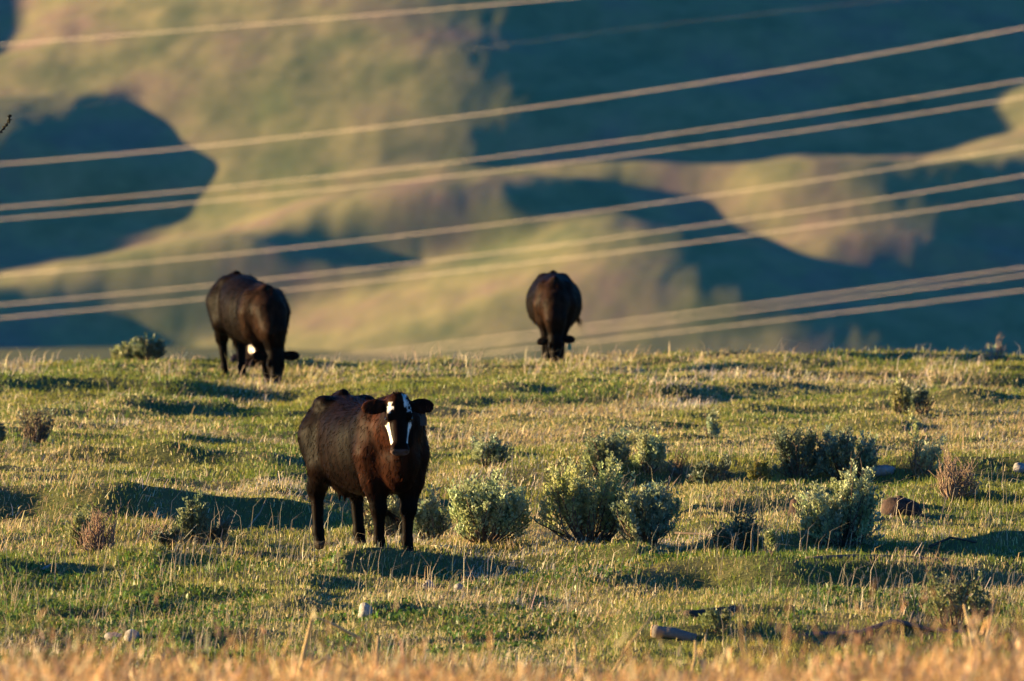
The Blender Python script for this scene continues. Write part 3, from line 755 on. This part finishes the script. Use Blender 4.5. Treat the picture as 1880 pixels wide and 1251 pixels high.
t = NT('cow_coat')
tc = t.new('ShaderNodeTexCoord')
n1 = t.noise(13, 5, .6, mapscale=(1.0, 1.0, .3)); n2 = t.noise(5, 4, .6)
att = t.attr()
c = t.mix(t.ramp(n1, [(.38, (0, 0, 0)), (.78, (1, 1, 1))]), t.mix(1.0, att, (.7, .7, .72), 'MULTIPLY'), t.mix(1.0, att, (2.6, 2.3, 2.0), 'MULTIPLY'))
t.bump(n1, .35, .012)
t.b.inputs['Sheen Weight'].default_value = .0; t.b.inputs['Sheen Roughness'].default_value = .4
t.b.inputs['Sheen Tint'].default_value = (1, .75, .5, 1)
MAT_COAT = t.base(c, .52, .017)
t = NT('wet_eye'); MAT_EYE = t.base((.01, .008, .006), .08, .6)
t = NT('hair_tuft'); MAT_HAIR = t.base(t.attr(), .85, .01)
t = NT('dark_rubber_tag'); MAT_TAGD = t.base((.02, .02, .022), .5, .4)
t = NT('green_plastic_tag'); MAT_TAGG = t.base((.015, .22, .14), .4, .4)

def cow(px, py, heading, label, head_p, head_yaw, head_pitch, legs, neck=None, scale=1.0, white=False, tag_mat=None, tag_side=-1, lean=(0, 0),
        wide=1.0, graze=0.0, tail='hang', seed=0, coat=((.0036, .0025, .0019), (.016, .0080, .0045)), ears=(0.0, 0.0), vox=.013, roll=0.0):
    """heading: compass of the body seen from above, 0 = to the right of the view, -90 = towards the camera.
    head_p: poll in body space; head_yaw and head_pitch turn the face relative to the body"""
    S = Sculpt((-1.25, -.75, -.03), (1.75, .75, 1.65), vox)
    low = lambda x: graze * float(sstep(-.35, .75, x))
    S.barrel([(a_x, a_t - low(a_x), a_b - low(a_x) * .6, a_w) for a_x, a_t, a_b, a_w in [(-1.03, 1.20, 1.04, .07), (-.99, 1.29, .84, .17), (-.90, 1.335, .72, .235 * wide), (-.72, 1.365, .62, .285 * wide), (-.55, 1.355, .55, .33 * wide),
              (-.30, 1.33, .52, .375 * wide), (-.05, 1.32, .485, .40 * wide), (.2, 1.325, .495, .385 * wide), (.42, 1.345, .53, .325 * wide),
              (.60, 1.365, .54, .26), (.76, 1.32, .58, .205), (.88, 1.22, .66, .16), (.96, 1.08, .78, .08)]], .03)
    for sy in (-1, 1):
        S.ell((-.66, sy * (.215 if graze < .01 else .17), 1.30 - graze * .2), (.10, .06, .05), k=.10)       # hook bones
        S.ell((-.98, sy * .11, 1.17), (.05, .04, .05), k=.07)         # pin bones
        S.ell((.50, sy * .205, 1.04 - graze * .8), (.20, .10, .27), k=.10)         # shoulder blade
        S.ell((-.78, sy * .20, .98), (.23, .135, .27), k=.12)         # thigh
    S.cap((-1.02, 0, 1.30), (-.7, 0, 1.375), .035, .035, .06)
    S.cap((.3, 0, 1.33 - graze * .7), (.68, 0, 1.365 - graze), .04, .05, .08)
    # legs: dx, dy of each hoof
    (fl, fr, hl, hr) = legs
    for (hx, hy), sy in ((fl, 1), (fr, -1)):
        k0 = (.58 + hx * .25, sy * .175, .66); kn = (.615 + hx * .62, sy * .15 + (hy - sy * .15) * .6, .41); ft = (.60 + hx, hy, .13)
        S.cap((.57, sy * .19, .88), k0, .15, .108, .10); S.cap(k0, kn, .104, .070, .06); S.ell(kn, (.072, .066, .08), k=.04)
        S.cap(kn, ft, .060, .045, .03); S.ell(ft, (.05, .047, .045), k=.03); S.cap(ft, (ft[0] + .035, hy, .045), .042, .052, .03); S.cap((ft[0] + .03, hy, .02), (ft[0] + .06, hy, .02), .05, .042, .02)
    for (hx, hy), sy in ((hl, 1), (hr, -1)):
        st_ = (-.60 + hx * .2, sy * .215, .74); hk = (-.90 + hx * .75, sy * .17 + (hy - sy * .17) * .6, .50); ft = (-.84 + hx, hy, .13)
        S.cap((-.74, sy * .20, .98), st_, .20, .15, .10); S.cap(st_, hk, .135, .075, .06); S.cap((-.92 + hx * .3, sy * .19, .92), hk, .11, .06, .08)
        S.ell(hk, (.062, .05, .075), k=.04)
        S.cap(hk, ft, .064, .048, .03); S.ell(ft, (.052, .048, .045), k=.03); S.cap(ft, (ft[0] + .035, hy, .045), .043, .053, .03); S.cap((ft[0] + .03, hy, .02), (ft[0] + .06, hy, .02), .051, .043, .02)
    # udder
    S.ell((-.52, 0, .58), (.17, .15, .13), k=.08)
    for a in (-.60, -.46):
        for sy in (-1, 1): S.cap((a, sy * .07, .52), (a, sy * .075, .43), .018, .014, .02)
    # head frame: f along the face, s to the animal's left, n out of the forehead
    Rm = Matrix.Rotation(math.radians(head_yaw), 3, 'Z') @ Matrix.Rotation(math.radians(head_pitch), 3, 'Y') @ Matrix.Rotation(math.radians(roll), 3, 'X')
    H = np.array(Rm); hp = np.array(head_p, float)          # columns: f, s, n
    L = lambda f, s_, n: hp + H @ np.array([f, s_, n])
    # neck and dewlap
    nk = neck or [(.62, 0, 1.12), (.86, 0, 1.17)]
    pts = [np.array(p) for p in nk] + [L(.02, 0, -.10)]
    rr = np.linspace(.215, .115, len(pts)); 
    for i in range(len(pts) - 1): S.cap(pts[i], pts[i + 1], rr[i], rr[i + 1], .12)
    S.cap((.80, 0, .66), (.90, 0, .84), .07, .10, .12)
    jaw0 = L(.16, 0, -.17); S.cap((.93, 0, .80), jaw0 * .45 + np.array((.93, 0, .9)) * .55, .055, .06, .12); S.cap(jaw0 * .45 + np.array((.93, 0, .9)) * .55, jaw0, .06, .05, .10)
    # skull
    S.ell(L(.07, 0, -.055), (.12, .097, .085), H, .05); S.ell(L(.02, 0, -.02), (.06, .075, .055), H, .05)
    S.cap(L(.10, 0, -.07), L(.41, 0, -.062), .090, .066, .05); S.cap(L(.16, .048, -.13), L(.16, -.048, -.13), .068, .068, .05)
    for sy in (-1, 1):
        S.ell(L(.145, sy * .088, -.025), (.05, .032, .035), H, .03)          # brow
        S.cap(L(.17, sy * .05, -.15), L(.38, sy * .03, -.10), .06, .040, .04)  # jaw
        S.ell(L(.455, sy * .042, -.045), (.048, .042, .052), H, .03)
        er = (ears[0] if sy > 0 else ears[1]) * math.pi / 180
        d = np.array([-.02 * 1 + .28 * math.sin(er), sy * 1.0, -.12 - .35 * math.sin(abs(er))]); d /= np.linalg.norm(d)
        up_ = np.array([-1.0, 0, .1]); up_ -= d * (up_ @ d); up_ /= np.linalg.norm(up_); nn = np.cross(d, up_)
        M = H @ np.stack([d, up_, nn], 1); ce_ = L(.045, sy * .105, -.055) + H @ (d * .105)
        S.ell(ce_, (.118, .074, .020), M, .02); S.cap(L(.045, sy * .09, -.055), ce_ - H @ (d * .05), .035, .03, .02)
        S.ell(ce_ + M[:, 2] * (-.018 * sy * (1 if H[0, 0] else 1)), (.085, .048, .012), M, .01, sub=False)
    S.ell(L(.465, 0, -.060), (.045, .080, .058), H, .03); S.ell(L(.43, 0, -.125), (.06, .045, .03), H, .03)
    for sy in (-1, 1): S.ell(L(.500, sy * .048, -.030), (.020, .016, .020), H, .01, sub=True)
    for sy in (-1, 1): S.ell(L(.168, sy * .112, -.045), (.020, .012, .016), H, .01, sub=True)
    V, Q = surface_nets(S.F, S.lo, vox)
    for _ in range(2):                                  # relax
        A = np.zeros_like(V); cnt = np.zeros(len(V))
        for a, b in ((0, 1), (1, 2), (2, 3), (3, 0)):
            np.add.at(A, Q[:, a], V[Q[:, b]]); np.add.at(cnt, Q[:, a], 1); np.add.at(A, Q[:, b], V[Q[:, a]]); np.add.at(cnt, Q[:, b], 1)
        V = V * .45 + .55 * A / cnt[:, None]
    # coat: lumps of hair and muscle
    nrm = np.zeros_like(V); fn = np.cross(V[Q[:, 2]] - V[Q[:, 0]], V[Q[:, 3]] - V[Q[:, 1]])
    for a in range(4): np.add.at(nrm, Q[:, a], fn)
    nrm /= np.linalg.norm(nrm, axis=1)[:, None] + 1e-9
    ribs = np.sin(V[:, 0] * 42 + V[:, 2] * 9) * sstep(-.4, -.1, V[:, 0]) * sstep(.5, .3, V[:, 0]) * sstep(.6, .8, V[:, 2]) * sstep(1.3, 1.1, V[:, 2])
    V = V + nrm * (.0045 * (fbm(V[:, 0] * 16 + V[:, 1] * 11, V[:, 2] * 7, 300 + seed, 3) - .5) + .0012 * ribs)[:, None]
    loc = (V - hp) @ H; f_, s_, n_ = loc[:, 0], loc[:, 1], loc[:, 2]
    blk, red = np.array(coat[0]), np.array(coat[1])
    w = sstep(.42, .68, V[:, 0]) * sstep(.42, .7, V[:, 2]) * (.35 + .9 * fbm(V[:, 1] * 9 + V[:, 0] * 6, V[:, 2] * 4, 310 + seed, 3))
    w = np.maximum(w, .14 * fbm(V[:, 0] * 5, V[:, 2] * 6 + V[:, 1] * 5, 320 + seed, 3)); w = w * (1 - .7 * ((f_ > .04) & (f_ < .56) & (np.abs(s_) < .14) & (np.abs(n_) < .24)))
    C = blk[None] * (1 - w[:, None]) + red[None] * w[:, None]
    inhead = (f_ > -.06) & (f_ < .55) & (np.abs(s_) < .15) & (n_ > -.26)
    if white:
        wh = np.array((.5, .50, .47))[None] * (.6 + .8 * fbm(V[:, 1] * 90, V[:, 2] * 60, 335, 2))[:, None]; e = .034 * (fbm(V[:, 1] * 70, V[:, 2] * 40, 330, 3) - .5)
        ax = np.abs(s_)
        m = inhead & (n_ > -.10) & (((np.abs(s_ - .068 - .25 * (f_ - .05)) < .018 + e * 2) & (f_ > -.05) & (f_ < .125)) | ((np.abs(-s_ - .078 - .1 * (f_ - .07)) < .018 + e * 2) & (f_ > .035) & (f_ < .14)))
        m |= inhead & (f_ > .20 + e) & (f_ < .40) & (ax > .086 - .13 * (f_ - .2)) & (np.abs(n_ + .075 - .1 * (f_ - .3)) < .044 + e) & (n_ > -.15) & (n_ < -.035 + .06 * (f_ - .2))
        C[m] = wh[m]
    nose = inhead & (f_ > .475) & (n_ > -.10); C[nose] = np.array((.06, .042, .040))
    hoof = V[:, 2] < .055; C[hoof] = np.array((.03, .025, .02))
    if py is None: X, Y, Z = px
    else: X, Y, Z = at(px, py)
    o = obj('cow', mesh_np('cow', V, Q, None, C, True), MAT_COAT, None, (X, Y, Z), R(heading)); o.scale = (scale,) * 3
    tag(o, label, 'cow', 'black cows on the pasture')
    for sy in (-1, 1):                                 # eyes
        b = MB(); c0 = L(.168, sy * .106, -.047)
        th, ph = np.meshgrid(np.linspace(0, math.pi, 9), np.linspace(0, 2 * math.pi, 13)[:-1], indexing='ij')
        E = np.stack([np.sin(th) * np.cos(ph), np.sin(th) * np.sin(ph), np.cos(th)], -1).reshape(-1, 3) * .018 + c0
        i = np.arange(9 * 12).reshape(9, 12); q = np.stack([i[:-1], i[1:], np.roll(i, -1, 1)[1:], np.roll(i, -1, 1)[:-1]], -1).reshape(-1, 4)
        obj('eye', mesh_np('eye', E, q, smooth=True), MAT_EYE, o)
    def strands(name, roots, dirs, lens, wd, c, parent=o, droop=.3):
        m = len(roots); dirs = dirs / np.linalg.norm(dirs, axis=1)[:, None]
        sd = np.cross(dirs, rng.standard_normal((m, 3))); sd /= np.linalg.norm(sd, axis=1)[:, None] + 1e-9; sd *= wd
        mid = roots + dirs * (lens * .55)[:, None]; tip = roots + dirs * lens[:, None] - np.array([0, 0, droop])[None] * (lens ** 1.0)[:, None]
        VV = np.stack([roots - sd, roots + sd, mid + sd * .8, mid - sd * .8, tip], 1).reshape(-1, 3); k = np.arange(m)[:, None] * 5
        CC = np.repeat(c, 5, 0) if len(c) == m else np.broadcast_to(c, (m * 5, 3))
        return obj(name, mesh_np(name, VV, k + np.array([[0, 1, 2, 3]]), k + np.array([[3, 2, 4]]), CC), MAT_HAIR, parent)
    # shaggy hair lying over the coat
    body = np.flatnonzero((V[:, 2] > .35) & ~((f_ > -.02) & (f_ < .6) & (np.abs(s_) < .13) & (n_ > -.28)))
    j = rng.choice(body, 6500); flow = np.array([-.55, 0, -.75])[None] - nrm[j] * 0; flow = flow - nrm[j] * (flow * nrm[j]).sum(1)[:, None]
    wv = fbm(V[j, 0] * 5, V[j, 2] * 5 + V[j, 1] * 4, 340 + seed, 2)[:, None] - .5
    dr_ = flow + nrm[j] * .14 + rng.standard_normal((len(j), 3)) * .16 + np.array([1, 0, 0])[None] * wv * 1.2
    cc = C[j] * np.where(rng.random((len(j), 1)) < .14, rng.uniform(3, 6.5, (len(j), 1)), rng.uniform(.5, 1.5, (len(j), 1))) * np.array([1.15, 1, .9])  # some strands coloured far brighter, standing in for sheen highlights on the coat
    strands('coat_hair', V[j] + nrm[j] * .001, dr_, rng.uniform(.03, .07, len(j)), .0016, cc, droop=.1)
    for sy in (-1, 1):                                 # ear fringe
        m = 140; base = L(.045, sy * .12, -.06)[None] + (H @ np.array([0, sy, -.1]))[None] * rng.uniform(.0, .17, (m, 1)) + (H @ np.array([1, 0, 0]))[None] * rng.uniform(-.03, .05, (m, 1))
        strands('ear_hair', base, (H @ np.array([.8, sy * .4, 0]))[None] + rng.standard_normal((m, 3)) * .4, rng.uniform(.02, .05, m), .002, np.array([[.03, .02, .015]]))
    # topknot
    m = 160; base = L(-.03, 0, -.01)[None] + (H @ np.stack([rng.uniform(-.02, .05, m), rng.uniform(-.05, .05, m), rng.uniform(-.02, .03, m)])).T
    strands('forelock', base, (H @ np.array([-.6, .15, .5]))[None] + rng.standard_normal((m, 3)) * .35, rng.uniform(.03, .06, m), .003, np.array([[.05, .028, .018]]), droop=.2)
    # tail
    tp = {'hang': [(-1.02, 0, 1.30), (-1.09, 0, 1.18), (-1.10, .01, .9), (-1.06, .03, .62), (-1.0, .05, .5)],
          'swing': [(-1.02, 0, 1.30), (-1.09, 0, 1.18), (-1.08, .05, .85), (-.96, .16, .60), (-.80, .30, .42), (-.66, .42, .30)],
          'flick': [(-1.02, 0, 1.30), (-1.10, .03, 1.2), (-1.08, .16, .98), (-.95, .30, .80), (-.85, .38, .66)]}[tail]
    b = MB(); kk = np.linspace(0, len(tp) - 1, 14); tpi = np.stack([np.interp(kk, range(len(tp)), np.array(tp)[:, i]) for i in range(3)], -1)
    tv, tq, tt_ = tube(tpi, np.linspace(.030, .010, 14), 7); b.add(tv, tq, tt_, tuple(blk * 1.1))
    to = obj('tail', b.mesh('tail', True), MAT_COAT, o)
    e = tpi[-1]; dv = tpi[-1] - tpi[-3]; dv /= np.linalg.norm(dv); m = 140
    strands('tail_switch', e[None] - dv[None] * rng.uniform(0, .12, (m, 1)), dv[None] + rng.standard_normal((m, 3)) * .14, rng.uniform(.10, .26, m), .0025, np.array([[.03, .018, .012]]), to, .35)
    if tag_mat:
        q = L(.095, tag_side * .225, -.085); dn = np.array([0, 0, -1.0]); sx = H @ np.array([0, 1, 0]); sx -= dn * (sx @ dn); sx /= np.linalg.norm(sx); nn = np.cross(sx, dn)
        pr = [(-.016, .0), (-.016, .03), (-.028, .045), (-.028, .115), (.028, .115), (.028, .045), (.016, .03), (.016, 0)]
        F_ = [q + sx * a + dn * (c_ + .0) + nn * .004 for a, c_ in pr]; Bk = [p - nn * .008 for p in F_]
        VV = np.array(F_ + Bk); n8 = 8
        me = bpy.data.meshes.new('ear_tag'); me.from_pydata([tuple(v) for v in VV], [], [tuple(range(7, -1, -1)), tuple(range(8, 16))] + [(i, (i + 1) % 8, 8 + (i + 1) % 8, 8 + i) for i in range(8)]); me.update()
        obj('ear_tag', me, tag_mat, o)
    return o

def place_feet(px, py, heading, lx, ly, scale=1.0):
    """origin of a cow whose hoof (lx, ly) stands on the photo point"""
    X, Y, Z = at(px, py); h = R(heading)
    x = X - scale * (lx * math.cos(h) - ly * math.sin(h)); y = Y - scale * (lx * math.sin(h) + ly * math.cos(h))
    return (x, y, Z)

# standing cow, body turned to the right and towards the camera, face to the camera
hd = -69.5
X, Y, Z = place_feet(746, 1009, hd, .64, .11)
cow((X, Y, Z - .05), None, hd, 'black cow with white brow patches standing in front and looking at the camera', (1.10, -.13, 1.40), -15, 66,
    [(.03, .12), (.0, -.13), (.05, .18), (-.02, -.18)], neck=[(.62, 0, 1.10), (.86, -.03, 1.16)], scale=1.0, white=True, tag_mat=MAT_TAGD, tag_side=1,
    tail='swing', seed=1, ears=(-6, 6), vox=.012, wide=.94, coat=((.0026, .0018, .0015), (.021, .0070, .0034)), roll=0)
# left grazing cow
hd = -72.0
X, Y, Z = place_feet(444, 690, hd, -.80, .10, .98)
cow((X, Y, Z - .01), None, hd, 'black cow grazing head down on the crest at the left', (1.02, .02, .40), -16, 78,
    [(.02, .15), (-.05, .03), (.03, .10), (-.08, -.10)], neck=[(.64, 0, .98), (.84, 0, .90), (.98, 0, .68)], scale=.98, seed=2, ears=(3, 2), vox=.014, wide=.93, graze=.15)
# right grazing cow, head on
hd = -89.0
X, Y, Z = place_feet(1020, 665, hd, 1.10, 0, .84)
cow((X, Y, Z - .01), None, hd, 'black cow grazing head on towards the camera, with a green tag at its ear', (1.02, .0, .42), 0, 78,
    [(.02, .10), (-.05, -.10), (.03, .13), (-.08, -.13)], neck=[(.64, 0, .98), (.84, 0, .90), (.98, 0, .68)], scale=.84, seed=3, tag_mat=MAT_TAGG, tag_side=1,
    ears=(4, 75), vox=.014, wide=1.12, graze=.06, tail='flick')

# calf lying behind the left grazing cow
def calf(px, py, label):
    S = Sculpt((-.75, -.45, -.02), (.85, .45, .95), .012)
    S.ell((-.15, 0, .20), (.46, .22, .20), k=.06); S.ell((.15, 0, .24), (.24, .18, .22), k=.08); S.ell((-.45, .05, .20), (.2, .2, .17), k=.08)
    S.cap((.25, 0, .30), (.38, 0, .34), .13, .09, .08)
    hp = np.array((.42, 0, .44)); H = np.array(Matrix.Rotation(R(55), 3, 'Y')); L = lambda f, s_, n: hp + H @ np.array([f, s_, n])
    S.ell(L(.05, 0, -.05), (.09, .085, .07), H, .04); S.cap(L(.08, 0, -.05), L(.27, 0, -.045), .072, .046, .03); S.ell(L(.29, 0, -.045), (.035, .048, .038), H, .02)
    for sy in (-1, 1):
        M = H @ np.stack([np.array([.1, sy * .97, -.2]), np.array([-1, 0, .0]), np.array([0, 0, 1.0])], 1)
        S.ell(L(.03, sy * .15, -.07), (.085, .045, .016), M, .02)
        S.cap((.22, sy * .14, .12), (.45, sy * .12, .07), .055, .035, .03); S.cap((.45, sy * .12, .07), (.22, sy * .16, .05), .035, .03, .02)
        S.cap((-.5, sy * .2, .12), (-.2, sy * .26, .06), .07, .035, .03); S.cap((-.2, sy * .26, .06), (-.42, sy * .3, .04), .035, .03, .02)
    V, Q = surface_nets(S.F, S.lo, .012)
    loc = (V - hp) @ H; C = np.tile(np.array([[.012, .008, .007]]), (len(V), 1))
    m = (loc[:, 0] > -.08) & (loc[:, 0] < .38) & (np.abs(loc[:, 1]) < .10) & (loc[:, 2] > -.16); C[m] = (.74, .68, .60)
    m = m & (loc[:, 0] > .29); C[m] = (.55, .30, .20)
    m = (np.abs(loc[:, 1]) > .10) & (V[:, 2] > .30) & (loc[:, 1] > 0); C[m] = (.50, .24, .12)
    X, Y, Z = at(px, py)
    o = obj('calf', mesh_np('calf', V, Q, None, C, True), MAT_COAT, None, (X, Y, Z - .08), R(-84)); tag(o, label, 'calf')
    for sy in (-1, 1):
        c0 = L(.12, sy * .078, -.035); th, ph = np.meshgrid(np.linspace(0, math.pi, 7), np.linspace(0, 2 * math.pi, 11)[:-1], indexing='ij')
        E = np.stack([np.sin(th) * np.cos(ph), np.sin(th) * np.sin(ph), np.cos(th)], -1).reshape(-1, 3) * .013 + c0
        i = np.arange(70).reshape(7, 10); obj('eye', mesh_np('eye', E, np.stack([i[:-1], i[1:], np.roll(i, -1, 1)[1:], np.roll(i, -1, 1)[:-1]], -1).reshape(-1, 4), smooth=True), MAT_EYE, o)
calf(466, 668, 'young calf with a white face lying behind the legs of the left grazing cow')

# slender tree whose one drooping twig reaches into view at the left edge
def twig_tree():
    root = bpy.data.objects.new('bare_tree', None); COL.objects.link(root)
    X = -6.6; D = 104.0; Z = float(zf(X, D)); root.location = (X, D, Z)
    tag(root, 'thin dark budded tree twig hanging in at the left edge', 'tree')
    b = MB(); V, Q, T = tube([(0, 0, -.1), (.03, 0, 1.2), (-.05, .05, 2.6), (0, 0, 3.9), (.05, 0, 5.0)], [.07, .06, .045, .03, .01], 8); b.add(V, Q, T, (.12, .09, .07))
    obj('trunk', b.mesh('trunk', True), MAT_BARK, root)
    def w(px, py):
        r_ = ray(px, py); k = D / r_[1]; return np.array([k * r_[0] - X, 0, EYE + k * r_[2] - Z])
    b = MB()
    br = np.array([[-.03, .03, 3.1], [.8, 0, 3.25], w(-40, 262), w(0, 243), w(10, 232), w(16, 222), w(19, 212)])
    V, Q, T = tube(br, [.022, .012, .008, .008, .007, .006, .009], 6); b.add(V, Q, T, (.03, .025, .02))
    for i in range(46):
        k = rng.uniform(2, 6); p = np.array([np.interp(k, range(7), br[:, a]) for a in range(3)]); e = p + rng.normal(0, .016, 3)
        V, Q, T = tube([p, e], [.008, .005], 5); b.add(V, Q, T, (.03, .028, .015))
    obj('branch', b.mesh('branch'), MAT_BARK, root)
    for s_, z0, l in ((-1, 2.6, 1.2), (1, 3.9, .7), (-1, 3.6, .8), (-1, 2.0, .9)):
        b = MB(); V, Q, T = tube([(0, 0, z0), (s_ * l * .5, .2, z0 + .5), (s_ * l, .3, z0 + .8)], [.02, .012, .004], 5); b.add(V, Q, T, (.1, .08, .06)); obj('branch', b.mesh('branch'), MAT_BARK, root)
twig_tree()
# ------------------------------------------------------------------ air
t = NT('haze_air'); t.n.remove(t.b)
pv = t.new('ShaderNodeVolumePrincipled')
pv.inputs['Color'].default_value = (.05, .45, 1.0, 1); pv.inputs['Density'].default_value = 0.00001
pv.inputs['Anisotropy'].default_value = 0.2
t.l.new(pv.outputs[0], t.out.inputs['Volume'])
x0, x1, y0, y1, z0, z1 = -3100, 3100, -60, 5300, -150, 330
V = [(x, y, z) for x in (x0, x1) for y in (y0, y1) for z in (z0, z1)]
Q = [(0, 1, 3, 2), (4, 6, 7, 5), (0, 4, 5, 1), (2, 3, 7, 6), (0, 2, 6, 4), (1, 5, 7, 3)]
tag(obj('haze', mesh_np('haze', V, Q), t.m), kind='stuff')
